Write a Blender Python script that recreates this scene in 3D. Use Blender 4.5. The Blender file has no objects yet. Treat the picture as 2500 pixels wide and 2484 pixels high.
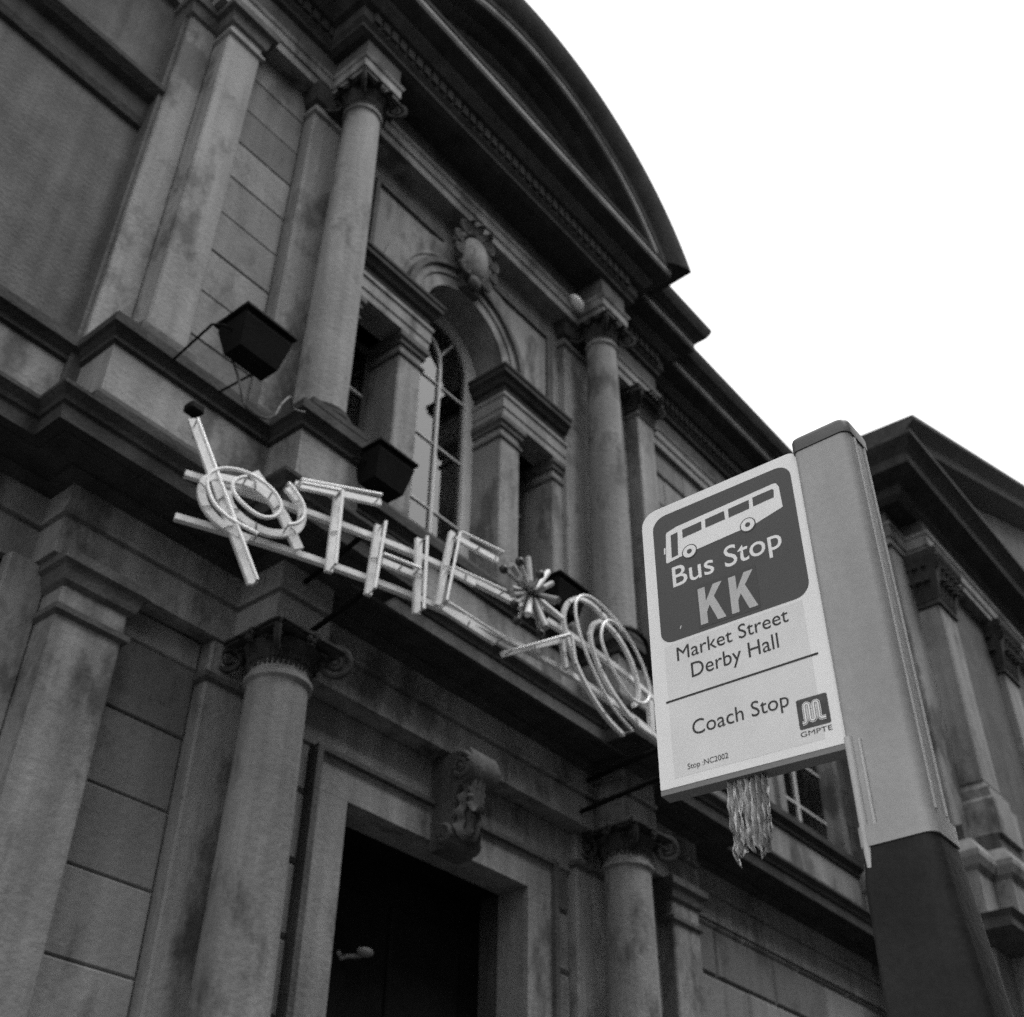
import bpy, bmesh, math, random
from mathutils import Vector, Matrix
random.seed(7)
PI = math.pi
sc = bpy.context.scene
C = sc.collection

# ------------------------------------------------------------------ camera
Z0 = 1.6                       # eye height; facade heights below are measured from it
FPX = 2915.98                  # focal length in photo pixels (2500 px wide)
RM = Matrix(((0.63050284, -0.48372341, -0.60702375),
             (-0.77611367, -0.38214983, -0.5016065),
             (0.01066478, 0.78738375, -0.6163709)))
cam_d = bpy.data.cameras.new('camera')
cam = bpy.data.objects.new('camera', cam_d)
C.objects.link(cam)
cam.location = (0, 0, Z0)
cam.rotation_euler = RM.to_euler()
cam_d.sensor_fit = 'HORIZONTAL'
cam_d.sensor_width = 36
cam_d.lens = 36 * FPX / 2500
cam_d.clip_start = 0.05
cam_d.clip_end = 3000
cam_d.dof.use_dof = True
cam_d.dof.focus_distance = 3.0
cam_d.dof.aperture_fstop = 4.0
sc.camera = cam

# ------------------------------------------------------------------ sky, sun, exposure
SUN_AZ = math.radians(160)      # clockwise from +Y
SUN_EL = math.radians(63)
w = bpy.data.worlds.new('World')
sc.world = w
w.use_nodes = True
nt = w.node_tree
bg = nt.nodes['Background']
sky = nt.nodes.new('ShaderNodeTexSky')
sky.sky_type = 'NISHITA'
sky.sun_disc = False
sky.sun_elevation = SUN_EL
sky.sun_rotation = SUN_AZ
sky.dust_density = 6
bw = nt.nodes.new('ShaderNodeRGBToBW')          # black and white film
nt.links.new(sky.outputs[0], bw.inputs[0])
mx = nt.nodes.new('ShaderNodeMix')              # even overcast
mx.data_type = 'FLOAT'
mx.inputs[0].default_value = 0.8
nt.links.new(bw.outputs[0], mx.inputs[2])
mx.inputs[3].default_value = 10.0
nt.links.new(mx.outputs[0], bg.inputs[0])
bg.inputs[1].default_value = 0.1
sd = bpy.data.lights.new('sun', 'SUN')
sd.energy = 1.5
sd.angle = math.radians(32)
sun = bpy.data.objects.new('sun', sd)
C.objects.link(sun)
sdir = Vector((math.sin(SUN_AZ) * math.cos(SUN_EL), math.cos(SUN_AZ) * math.cos(SUN_EL), math.sin(SUN_EL)))
sun.rotation_euler = sdir.to_track_quat('Z', 'Y').to_euler()
sun.location = sdir * 60
vs = sc.view_settings
vs.view_transform = 'Standard'
vs.look = 'None'
vs.exposure = 0.9
vs.gamma = 1
vs.use_curve_mapping = False
sc.cycles.use_denoising = False
sc.cycles.max_bounces = 8

# ------------------------------------------------------------------ materials (all grey: the photograph is black and white)
def gmat(name, base, rough=0.8, var=0.0, scale=2.0, bump=0.0, bscale=30, metal=0.0, rnd=0.0, streak=0.0, spec=0.3, stain=0.0):
    m = bpy.data.materials.new(name)
    m.use_nodes = True
    n, l = m.node_tree.nodes, m.node_tree.links
    p = n['Principled BSDF']
    p.inputs['Roughness'].default_value = rough
    p.inputs['Metallic'].default_value = metal
    p.inputs['Specular IOR Level'].default_value = spec
    val = n.new('ShaderNodeValue')
    val.outputs[0].default_value = base
    cur = val.outputs[0]
    geo = n.new('ShaderNodeNewGeometry')
    def mul(a, b):
        k = n.new('ShaderNodeMath'); k.operation = 'MULTIPLY'
        l.new(a, k.inputs[0]); l.new(b, k.inputs[1]); return k.outputs[0]
    def noise(sc_, det, rg, lo, hi, vec=None, f0=0.3, f1=0.7):
        t = n.new('ShaderNodeTexNoise')
        t.inputs['Scale'].default_value = sc_
        t.inputs['Detail'].default_value = det
        t.inputs['Roughness'].default_value = rg
        l.new(vec or geo.outputs['Position'], t.inputs['Vector'])
        r = n.new('ShaderNodeMapRange')
        r.inputs[1].default_value = f0; r.inputs[2].default_value = f1
        r.inputs[3].default_value = lo; r.inputs[4].default_value = hi
        l.new(t.outputs[0], r.inputs[0]); return r.outputs[0]
    if var:
        cur = mul(cur, noise(scale, 6, 0.6, 1 - var, 1 + var))
        cur = mul(cur, noise(scale * 14, 4, 0.7, 1 - var * 0.6, 1 + var * 0.6))
    if stain:
        so = n.new('ShaderNodeMapping'); so.inputs['Location'].default_value = (3.7, 1.9, 8.3)
        so.inputs['Scale'].default_value = (1.5, 1.5, 0.8)
        l.new(geo.outputs['Position'], so.inputs[0])
        cur = mul(cur, noise(1.0, 5, 0.68, 1 - stain, 1.0, so.outputs[0], 0.38, 0.48))
    if streak:
        mp = n.new('ShaderNodeMapping')
        mp.inputs['Scale'].default_value = (7, 7, 0.35)
        l.new(geo.outputs['Position'], mp.inputs[0])
        cur = mul(cur, noise(1.0, 5, 0.6, 1 - streak, 1 + streak * 0.4, mp.outputs[0]))
    if rnd:
        oi = n.new('ShaderNodeObjectInfo')
        r = n.new('ShaderNodeMapRange')
        r.inputs[3].default_value = 1 - rnd; r.inputs[4].default_value = 1 + rnd
        l.new(oi.outputs['Random'], r.inputs[0])
        cur = mul(cur, r.outputs[0])
    cb = n.new('ShaderNodeCombineColor')
    for i in range(3):
        l.new(cur, cb.inputs[i])
    l.new(cb.outputs[0], p.inputs['Base Color'])
    if bump:
        t = n.new('ShaderNodeTexNoise')
        t.inputs['Scale'].default_value = bscale
        t.inputs['Detail'].default_value = 8
        l.new(geo.outputs['Position'], t.inputs['Vector'])
        b = n.new('ShaderNodeBump')
        b.inputs['Strength'].default_value = bump
        b.inputs['Distance'].default_value = 0.02
        l.new(t.outputs[0], b.inputs['Height'])
        l.new(b.outputs[0], p.inputs['Normal'])
    return m

STONE = gmat('sandstone', 0.22, 0.85, 0.18, 1.3, 0.35, 26, streak=0.32, stain=0.58)
BLOCK = gmat('sandstone_block', 0.19, 0.85, 0.14, 1.6, 0.35, 26, rnd=0.36, streak=0.2, stain=0.45)
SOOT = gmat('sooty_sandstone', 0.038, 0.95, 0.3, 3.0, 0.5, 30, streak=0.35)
GRIME = gmat('grimy_sandstone', 0.085, 0.9, 0.3, 2.5, 0.5, 30, streak=0.35)
DARKW = gmat('dark_timber', 0.008, 0.7, 0.3, 4, 0.1, spec=0.08)
FRAMEW = gmat('pale_painted_timber', 0.5, 0.5, 0.1, 5, 0.05)
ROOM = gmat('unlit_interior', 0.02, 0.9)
BLACKM = gmat('black_metal', 0.006, 0.7, 0.3, 8, 0.1, spec=0.08)
WHITEM = gmat('white_painted_metal', 0.7, 0.45, 0.14, 9, 0.08, 60, streak=0.12, stain=0.15)
TUBE = gmat('white_neon_glass', 0.82, 0.2, 0.06, 12, spec=0.5)
STARM = gmat('dull_grey_tube', 0.27, 0.45, 0.25, 9)
STARD = gmat('dark_ball', 0.035, 0.4, 0.2, 9)
CLIP = gmat('black_clip', 0.03, 0.5)
FLAGW = gmat('white_sign_face', 0.84, 0.35, 0.035, 4, 0.02, 40, streak=0.05)
FLAGR = gmat('grey_sign_edge', 0.2, 0.45, 0.1, 10)
FLAGD = gmat('dark_sign_panel', 0.062, 0.4, 0.06, 6)
FLAGP = gmat('darker_sticker', 0.05, 0.4, 0.08, 8)
FLAGK = gmat('worn_silver_letter', 0.5, 0.5, 0.06, 40, streak=0.05)
INK = gmat('black_ink', 0.02, 0.45)
FADED = gmat('faded_ink', 0.06, 0.5, 0.4, 60)
GHOST = gmat('sticker_film', 0.72, 0.3, 0.05, 8)
POSTM = gmat('grey_post_paint', 0.36, 0.42, 0.1, 5, 0.06, 50, streak=0.2, spec=0.4, stain=0.08)
POSTE = gmat('pale_post_edge', 0.5, 0.35, 0.08, 5)
CAPM = gmat('dark_plastic_cap', 0.09, 0.4, 0.1, 9)
CASEM = gmat('dark_post_casing', 0.02, 0.6, 0.35, 6, 0.1, 40, streak=0.4, spec=0.15)
PLASM = gmat('grey_film_fold', 0.42, 0.15, 0.5, 22, 0.2, 30, streak=0.6, spec=0.7)
_n, _l = PLASM.node_tree.nodes, PLASM.node_tree.links
_tr = _n.new('ShaderNodeBsdfTransparent'); _mx = _n.new('ShaderNodeMixShader')
_tn = _n.new('ShaderNodeTexNoise'); _tn.inputs['Scale'].default_value = 1.0; _tn.inputs['Detail'].default_value = 3
_mp = _n.new('ShaderNodeMapping'); _mp.inputs['Scale'].default_value = (90, 120, 6)
_ge = _n.new('ShaderNodeNewGeometry'); _rr = _n.new('ShaderNodeMapRange')
_rr.inputs[1].default_value = 0.34; _rr.inputs[2].default_value = 0.5
_l.new(_ge.outputs['Position'], _mp.inputs[0]); _l.new(_mp.outputs[0], _tn.inputs['Vector']); _l.new(_tn.outputs[0], _rr.inputs[0])
_l.new(_rr.outputs[0], _mx.inputs[0]); _l.new(_tr.outputs[0], _mx.inputs[1]); _l.new(_n['Principled BSDF'].outputs[0], _mx.inputs[2])
_l.new(_mx.outputs[0], _n['Material Output'].inputs[0])
ASPH = gmat('asphalt', 0.05, 0.9, 0.3, 3, 0.4, 60)
PAVE = gmat('paving', 0.12, 0.9, 0.15, 2, 0.3, 40, rnd=0.1)
BRICK = gmat('dark_brick', 0.12, 0.9, 0.3, 5, 0.4, 40)
LEAD = gmat('roof_lead', 0.16, 0.6, 0.2, 2, 0.2)
CABLE = gmat('dusty_cable', 0.05, 0.5, 0.2, 9)

GLASS = bpy.data.materials.new('window_glass')
GLASS.use_nodes = True
_n, _l = GLASS.node_tree.nodes, GLASS.node_tree.links
_n.clear()
_o = _n.new('ShaderNodeOutputMaterial')
_m = _n.new('ShaderNodeMixShader')
_t = _n.new('ShaderNodeBsdfTransparent')
_t.inputs[0].default_value = (0.8, 0.8, 0.8, 1)
_g = _n.new('ShaderNodeBsdfGlossy')
_g.inputs['Roughness'].default_value = 0.05
_f = _n.new('ShaderNodeFresnel')
_f.inputs[0].default_value = 2.3
_l.new(_f.outputs[0], _m.inputs[0]); _l.new(_t.outputs[0], _m.inputs[1]); _l.new(_g.outputs[0], _m.inputs[2])
_l.new(_m.outputs[0], _o.inputs[0])

# ------------------------------------------------------------------ helpers
def link(name, bm, m, parent=None, smooth=None, raised=True):
    """one mesh object; geometry is given in facade coordinates (z from eye height)"""
    bmesh.ops.recalc_face_normals(bm, faces=bm.faces)
    if raised:
        bmesh.ops.translate(bm, verts=bm.verts, vec=(0, 0, Z0))
    me = bpy.data.meshes.new(name)
    bm.to_mesh(me); bm.free()
    me.materials.append(m)
    if smooth is not None:
        for p in me.polygons: p.use_smooth = True
        me.set_sharp_from_angle(angle=math.radians(smooth))
    o = bpy.data.objects.new(name, me)
    C.objects.link(o)
    if parent: adopt(o, parent)
    return o

def adopt(o, parent):
    o.parent = parent
    o.matrix_parent_inverse = world_of(parent).inverted()

def world_of(o):
    m = Matrix.LocRotScale(o.location, o.rotation_euler, o.scale)
    if o.parent:
        m = world_of(o.parent) @ o.matrix_parent_inverse @ m
    return m

def thing(name, label, cat, loc, group=None):
    o = bpy.data.objects.new(name, None)
    C.objects.link(o)
    o.location = loc
    o.empty_display_size = 0.3
    return tag(o, label, cat, group)

def tag(o, label, cat, group=None):
    o['label'] = label; o['category'] = cat
    if group: o['group'] = group
    return o

def struct(o):
    o['kind'] = 'structure'; return o

def B(): return bmesh.new()

def box(bm, x0, x1, y0, y1, z0, z1):
    v = [bm.verts.new(p) for p in ((x0,y0,z0),(x1,y0,z0),(x1,y1,z0),(x0,y1,z0),(x0,y0,z1),(x1,y0,z1),(x1,y1,z1),(x0,y1,z1))]
    for f in ((0,1,2,3),(4,5,6,7),(0,1,5,4),(1,2,6,5),(2,3,7,6),(3,0,4,7)):
        bm.faces.new([v[i] for i in f])
    return bm

def bbox(x0, x1, y0, y1, z0, z1, bev=0.012):
    bm = box(B(), x0, x1, y0, y1, z0, z1)
    if bev: bmesh.ops.bevel(bm, geom=bm.edges[:], offset=bev, segments=1, affect='EDGES')
    return bm

def sweep(bm, path, prof, back=0.35):
    """moulding: profile (projection, z) swept along a plan path with mitred corners"""
    P = [Vector(p) for p in path]
    N = len(P)
    nor = []
    for i in range(N - 1):
        d = (P[i+1] - P[i]).normalized()
        nor.append(Vector((d.y, -d.x)))
    mit = []
    for i in range(N):
        if i == 0: mit.append(nor[0])
        elif i == N - 1: mit.append(nor[-1])
        else:
            a, b = nor[i-1], nor[i]
            mit.append((a + b) / (1 + a.dot(b)))
    pr = [(-back, prof[0][1])] + list(prof) + [(-back, prof[-1][1])]
    rows = []
    for i in range(N):
        rows.append([bm.verts.new((P[i].x + mit[i].x * d, P[i].y + mit[i].y * d, z)) for d, z in pr])
    for i in range(N - 1):
        for j in range(len(pr) - 1):
            bm.faces.new((rows[i][j], rows[i+1][j], rows[i+1][j+1], rows[i][j+1]))
        bm.faces.new((rows[i][0], rows[i][-1], rows[i+1][-1], rows[i+1][0]))
    bm.faces.new(rows[0]); bm.faces.new(rows[-1])
    return bm

def lathe(bm, cx, cy, prof, n=32, sx=1, sy=1):
    rings = []
    for r, z in prof:
        rings.append([bm.verts.new((cx + sx * r * math.cos(2*PI*i/n), cy + sy * r * math.sin(2*PI*i/n), z)) for i in range(n)])
    for a, b in zip(rings, rings[1:]):
        for i in range(n):
            bm.faces.new((a[i], a[(i+1) % n], b[(i+1) % n], b[i]))
    bm.faces.new(rings[0]); bm.faces.new(rings[-1])
    return bm

def extrude_xz(bm, pts, y0, y1):
    """polygon in the facade plane, given a thickness from y0 (front) to y1"""
    a = [bm.verts.new((x, y0, z)) for x, z in pts]
    b = [bm.verts.new((x, y1, z)) for x, z in pts]
    fa = bm.faces.new(a); fb = bm.faces.new(b[::-1])
    n = len(pts)
    for i in range(n):
        bm.faces.new((a[i], a[(i+1) % n], b[(i+1) % n], b[i]))
    bm.normal_update()
    bmesh.ops.triangulate(bm, faces=[fa, fb])
    return bm

def tube(bm, pts, r, n=8, closed=False):
    P = [Vector(p) for p in pts]
    rings = []
    up = Vector((0.13, 0.21, 1)).normalized()
    for i, p in enumerate(P):
        a = P[max(i-1, 0)]; b = P[min(i+1, len(P)-1)]
        t = (b - a).normalized()
        s = t.cross(up)
        if s.length < 0.05: s = t.cross(Vector((1, 0, 0)))
        s.normalize(); u = s.cross(t)
        rr = r[i] if isinstance(r, (list, tuple)) else r
        rings.append([bm.verts.new(p + (s * math.cos(2*PI*k/n) + u * math.sin(2*PI*k/n)) * rr) for k in range(n)])
    for a, b in zip(rings, rings[1:]):
        for k in range(n):
            bm.faces.new((a[k], a[(k+1) % n], b[(k+1) % n], b[k]))
    bm.faces.new(rings[0]); bm.faces.new(rings[-1])
    return bm

def ball(bm, c, r, n=10, sc3=(1, 1, 1)):
    mt = Matrix.Translation(c) @ Matrix.Diagonal((sc3[0]*r, sc3[1]*r, sc3[2]*r, 1))
    bmesh.ops.create_uvsphere(bm, u_segments=n*2, v_segments=n, radius=1, matrix=mt)
    return bm

def spline(pts, k=6):
    """Catmull-Rom through points"""
    P = [Vector(p) for p in pts]
    out = []
    for i in range(len(P) - 1):
        p0 = P[max(i-1, 0)]; p1 = P[i]; p2 = P[i+1]; p3 = P[min(i+2, len(P)-1)]
        for j in range(k):
            t = j / k
            out.append(0.5 * ((2*p1) + (p2-p0)*t + (2*p0-5*p1+4*p2-p3)*t*t + (3*p1-p0-3*p2+p3)*t*t*t))
    out.append(P[-1])
    return out

def ray(px, py):
    q = Vector(((px - 1250) / FPX, -(py - 1242) / FPX, -1))
    return RM @ q

CX = 6.48
def mirx(x): return 2 * CX - x
AXL, AXR, YC = 4.437, 8.523, 5.677

# ------------------------------------------------------------------ ground
gb = B(); box(gb, -400, 400, -4.6, -0.2 - 0.0, -0.30, -0.12)
bm = box(B(), -500, 500, -500, 500, -0.6, -0.16); struct(link('ground', bm, ASPH, raised=False))
struct(link('road', gb, ASPH, raised=False))
pav = struct(link('pavement', box(B(), -120, 120, 0.1 - 0.22, 6.6, -0.14, 0.0), PAVE, raised=False))
struct(link('kerb', bbox(-120, 120, -0.27, -0.124, -0.2, 0.004, 0.02), STONE, raised=False))
struct(link('far_pavement', box(B(), -120, 120, -6.98, -4.9, -0.14, 0.0), PAVE, raised=False))

# ------------------------------------------------------------------ the hall
hall = thing('civic_hall', 'soot-stained classical stone hall with columns, arched window and curved pediment', 'building', (CX, 6.2, 0))
GB = -Z0                        # ground level in facade heights

def stones(parent, x0, x1, yf, z0, z1, ch, sw, cham, depth=0.12, off=0.0, jit=0.0):
    """courses of separate stones, joints recessed; the last course is cut to fit"""
    z = z0; row = 0
    while z < z1 - 0.02:
        h = min(ch, z1 - z)
        edges = [x0]
        if sw:
            x = x0 + (sw * 0.5 if (row + off) % 2 else sw)
            while x < x1 - 0.2:
                edges.append(x + random.uniform(-jit, jit)); x += sw
        edges.append(x1)
        for a, b in zip(edges, edges[1:]):
            bm = B()
            g = 0.003
            dy = random.uniform(-0.004, 0.004)
            f = [(a+g+cham, z+g+cham), (b-g-cham, z+g+cham), (b-g-cham, z+h-g-cham), (a+g+cham, z+h-g-cham)]
            k = [(a+g, z+g), (b-g, z+g), (b-g, z+h-g), (a+g, z+h-g)]
            vf = [bm.verts.new((x, yf + dy, zz)) for x, zz in f]
            vk = [bm.verts.new((x, yf + dy + cham, zz)) for x, zz in k]
            vb = [bm.verts.new((x, yf + depth, zz)) for x, zz in k]
            bm.faces.new(vf)
            for i in range(4):
                j = (i+1) % 4
                bm.faces.new((vf[i], vf[j], vk[j], vk[i])); bm.faces.new((vk[i], vk[j], vb[j], vb[i]))
            link('stone', bm, BLOCK, parent)
        z += ch; row += 1

# --- core walls (behind the stones)
wall = B()
box(wall, -2.35, 2.62, 6.37, 9.0, GB, 12.3)
box(wall, 2.62, 4.9, 6.21, 9.0, GB, 12.3)
box(wall, 8.06, 10.34, 6.21, 9.0, GB, 12.3)
box(wall, 10.34, 13.15, 6.46, 9.0, GB, 12.3)
box(wall, 13.15, 14.75, 6.46, 9.0, GB, 5.95)
box(wall, 13.15, 14.75, 6.46, 9.0, 9.0, 12.3)
box(wall, 14.75, 16.4, 6.46, 9.0, GB, 12.3)
box(wall, 4.9, 5.30, 6.14, 9.0, GB, 3.7)
box(wall, 7.66, 8.06, 6.14, 9.0, GB, 3.7)
box(wall, 4.9, 8.06, 6.14, 9.0, 3.7, 6.0)
box(wall, 4.9, 8.06, 6.2, 9.0, 10.6, 12.3)
wall = link('wall', wall, GRIME, hall)
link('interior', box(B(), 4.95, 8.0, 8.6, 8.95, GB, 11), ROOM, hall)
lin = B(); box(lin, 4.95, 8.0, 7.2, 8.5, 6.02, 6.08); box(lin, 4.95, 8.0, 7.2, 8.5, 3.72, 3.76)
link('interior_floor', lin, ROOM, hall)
link('roof', box(B(), -2.25, 16.4, 6.6, 16, 12.28, 12.6), LEAD, hall)
link('rear_wall', box(B(), -2.25, 16.4, 15.6, 16, GB, 12.28), GRIME, hall)
link('party_wall', box(B(), -2.25, -1.9, 9.0, 15.6, GB, 12.28), GRIME, hall)

# --- stones: upper storey
for m in (False, True):
    a, b = (3.345, 4.05)
    if m: a, b = mirx(b), mirx(a)
    stones(hall, a, b, 6.10, 6.30, 10.74, 0.4985, None, 0.010)
stones(hall, 10.36, 13.0, 6.36, 6.30, 10.74, 0.4985, 1.05, 0.007, jit=0.03)
stones(hall, 14.9, 15.6, 6.36, 6.30, 10.74, 0.4985, None, 0.007)
# --- stones: ground storey
for m in (False, True):
    for (a, b, y) in ((4.82, 5.10, 6.03), (3.38, 4.05, 6.06)):
        if m: a, b = mirx(b), mirx(a)
        stones(hall, a, b, y, 0.04, 4.26, 0.5, None, 0.028 if y < 6.04 else 0.012)
stones(hall, 10.25, 15.2, 6.20, -0.79, 4.26, 0.4985, 1.2, 0.03, depth=0.28)
stones(hall, -2.0, 2.66, 6.24, -0.79, 4.26, 0.4985, 1.2, 0.03, depth=0.24)
# plinth
pl = B(); sweep(pl, [(-7, 6.1), (2.6, 6.1), (2.6, 5.8), (4.0, 5.8), (4.0, 5.35), (4.87, 5.35), (4.87, 5.9), (5.1, 5.9)], [(0, GB), (0, -0.86), (-0.04, -0.80)])
link('plinth', pl, GRIME, hall)
pl = B(); sweep(pl, [(7.86, 5.9), (8.09, 5.9), (8.09, 5.35), (8.96, 5.35), (8.96, 5.8), (10.36, 5.8), (10.36, 6.1), (16.4, 6.1)], [(0, GB), (0, -0.86), (-0.04, -0.80)])
link('plinth', pl, GRIME, hall)

# --- pilasters behind the columns and the outer piers
def pier_box(name, x0, x1, yf, yb, z0, z1, mat=STONE):
    return link(name, bbox(x0, x1, yf, yb, z0, z1, 0.015), mat, hall)

def pier_cap(x0, x1, yf, yb, prof, mat, name='pier_capital'):
    bm = B()
    sweep(bm, [(x0, yb), (x0, yf), (x1, yf), (x1, yb)], prof, 0.05)
    return link(name, bm, mat, hall)

def upper_zone(s):
    f = (lambda a, b: (a, b)) if s < 0 else (lambda a, b: (mirx(b), mirx(a)))
    a, b = f(AXL - 0.38, AXL + 0.38)
    pier_box('pilaster', a, b, 5.95, 6.24, 6.181, 10.74)
    pier_cap(a, b, 5.95, 6.2, [(0.0, 10.36), (0.035, 10.38), (0.035, 10.42), (0.0, 10.44)], STONE, 'necking')
    pier_cap(a, b, 5.95, 6.2, [(0.0, 6.19), (0.06, 6.19), (0.06, 6.36), (0.03, 6.40), (0, 6.44)], GRIME, 'pilaster_base')
    pier_cap(a, b, 5.95, 6.2, [(0.0, 10.52), (0.04, 10.55), (0.07, 10.66), (0.09, 10.735)], SOOT, 'pilaster_capital')
    a, b = f(2.954, 3.321)
    pier_box('pier', a, b, 5.92, 6.24, 6.181, 10.74)
    pier_cap(a, b, 5.92, 6.2, [(0.0, 6.19), (0.06, 6.19), (0.06, 6.36), (0.03, 6.40), (0, 6.44)], GRIME, 'pier_base')
    pier_cap(a, b, 5.92, 6.2, [(0.0, 10.30), (0.03, 10.32), (0.03, 10.35), (0.0, 10.37)], STONE, 'necking')
    pier_cap(a, b, 5.92, 6.2, [(0.0, 10.46), (0.03, 10.49), (0.05, 10.62), (0.10, 10.64), (0.10, 10.735)], GRIME)
    a, b = f(2.66, 2.953)
    pier_box('pier_return', a, b, 6.15, 6.5, 6.181, 10.739)
    pier_cap(a, b, 6.15, 6.4, [(0.0, 10.46), (0.03, 10.49), (0.05, 10.62), (0.08, 10.64), (0.08, 10.735)], GRIME)
    # ground storey
    a, b = f(AXL - 0.38, AXL + 0.38)
    pier_box('pilaster', a, b, 5.95, 6.24, GB, 4.268)
    pier_cap(a, b, 5.95, 6.2, [(0.0, 3.94), (0.035, 3.96), (0.035, 4.0), (0.0, 4.02)], GRIME, 'necking')
    a, b = f(2.90, 3.37)
    pier_box('pier', a, b, 5.90, 6.24, GB, 4.268)
    pier_cap(a, b, 5.90, 6.2, [(0.0, 3.86), (0.03, 3.88), (0.03, 3.92), (0.0, 3.94)], GRIME, 'necking')
    pier_cap(a, b, 5.90, 6.2, [(0.0, 4.06), (0.03, 4.09), (0.05, 4.18), (0.08, 4.20), (0.08, 4.266)], GRIME)
    a, b = f(2.62, 2.899)
    pier_box('pier_return', a, b, 6.12, 6.5, GB, 4.267)
for s in (-1, 1): upper_zone(s)

# --- columns: shaft > base, capital with volutes
def volute(bm, c, d, r=0.085):
    """a spiral scroll in the vertical plane through direction d"""
    d = Vector(d).normalized()
    pts = []; rad = []
    for i in range(30):
        t = i / 29
        a = PI * 0.5 - t * 2 * PI * 1.75
        rr = r * (1 - 0.82 * t)
        pts.append(Vector(c) + d * (rr * math.cos(a)) + Vector((0, 0, rr * math.sin(a))))
        rad.append(0.026 * (1 - 0.45 * t))
    tube(bm, pts, rad, 6)
    ball(bm, Vector(c), 0.024, 5)

def leaf(bm, base, out, up, h, wd, curl, n=9):
    """a carved acanthus leaf: ridged, lobed, tip rolled outwards"""
    base, out, up = Vector(base), Vector(out).normalized(), Vector(up).normalized()
    side = up.cross(out).normalized()
    rows = []
    for i in range(n + 1):
        t = i / n
        if t < 0.72: c = base + up * (h * t) + out * (curl * 0.35 * t * t)
        else:
            k = (t - 0.72) / 0.28
            c = base + up * (h * (0.72 + 0.2 * math.sin(k * PI * 0.9))) + out * (curl * (0.18 + 0.8 * k))
        ww = wd * 0.5 * (0.62 + 0.5 * math.sin(PI * (0.15 + 0.75 * t))) * (1 + 0.22 * math.sin(t * 4.5 * 2 * PI)) * (1 if t < 0.85 else 0.7)
        row = []
        for q, d in ((-1, -0.05), (-0.62, 0.08), (-0.3, 0.0), (0, 0.16), (0.3, 0.0), (0.62, 0.08), (1, -0.05)):
            row.append(bm.verts.new(c + side * (ww * q) + out * (wd * d)))
        rows.append(row)
    for a, b in zip(rows, rows[1:]):
        for j in range(6): bm.faces.new((a[j], a[j+1], b[j+1], b[j]))

def column(ax, z0, z1, ztop, rb, rt, mat):
    pr = []
    for i in range(15):
        t = i / 14
        pr.append((rb - (rb - rt) * (t ** 1.7), z0 + 0.2 + (z1 - z0 - 0.2) * t))
    pr = [(rb * 1.12, z0 + 0.16), (rb * 1.06, z0 + 0.185)] + pr
    pr += [(rt * 1.03, z1 + 0.005), (rt * 1.13, z1 + 0.02), (rt * 1.13, z1 + 0.045), (rt * 1.03, z1 + 0.06), (rt, z1 + 0.07), (rt, z1 + 0.16)]
    shaft = link('column', lathe(B(), ax, YC, pr, 48), mat, hall, 40)
    bb = bbox(ax - rb * 1.36, ax + rb * 1.36, YC - rb * 1.36, YC + rb * 1.3, z0 + 0.001, z0 + 0.07, 0.006)
    lathe(bb, ax, YC, [(rb * 1.2, z0 + 0.069), (rb * 1.34, z0 + 0.085), (rb * 1.34, z0 + 0.115), (rb * 1.2, z0 + 0.13), (rb * 1.14, z0 + 0.14), (rb * 1.22, z0 + 0.15), (rb * 1.22, z0 + 0.165), (rb * 1.1, z0 + 0.18)], 40)
    link('base', bb, SOOT, shaft, 35)
    zc = z1 + 0.15
    H = ztop - zc
    cp = lathe(B(), ax, YC, [(rt * 0.96, zc), (rt * 1.0, zc + H * 0.15), (rt * 1.12, zc + H * 0.35), (rt * 1.32, zc + H * 0.62), (rt * 1.2, zc + H * 0.78)], 28)
    for i in range(12):                              # ring of carved leaves round the bell
        a = 2 * PI * i / 12
        d = Vector((math.cos(a), math.sin(a), 0))
        leaf(cp, Vector((ax, YC, zc - 0.05)) + d * (rt * 0.98), d, (0, 0, 1), H * 0.98, 0.115, 0.10)
    for i in range(12):
        a = 2 * PI * (i + 0.5) / 12
        d = Vector((math.cos(a), math.sin(a), 0))
        leaf(cp, Vector((ax, YC, zc)) + d * (rt * 1.04), d, (0, 0, 1), H * 1.02, 0.10, 0.13)
    e = rt * 1.42
    box(cp, ax - e, ax + e, YC - e, YC + e * 0.9, zc + H * 0.80, zc + H * 0.90)
    box(cp, ax - e * 1.07, ax + e * 1.07, YC - e * 1.07, YC + e * 0.9, zc + H * 0.901, ztop - 0.002)
    for i in range(4):
        a = PI / 4 + i * PI / 2
        d = (math.cos(a), math.sin(a), 0)
        volute(cp, (ax + d[0] * rt * 1.72, YC + d[1] * rt * 1.72, zc + H * 0.46), d, 0.125)
    for a in (-PI / 2, 0, PI):                       # flower at the middle of the abacus
        d = Vector((math.cos(a), math.sin(a), 0))
        for k in range(5):
            b_ = 2 * PI * k / 5
            sd_ = Vector((-d.y, d.x, 0))
            ball(cp, Vector((ax, YC, zc + H * 0.84)) + d * e + sd_ * (0.03 * math.cos(b_)) + Vector((0, 0, 0.03 * math.sin(b_))), 0.024, 5)
    link('capital', cp, SOOT, shaft, 50)
    return shaft

for ax in (AXL, AXR):
    column(ax, 6.181, 10.36, 10.739, 0.215, 0.178, STONE)
    column(ax, GB + 0.82, 3.93, 4.269, 0.245, 0.205, STONE)

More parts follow.
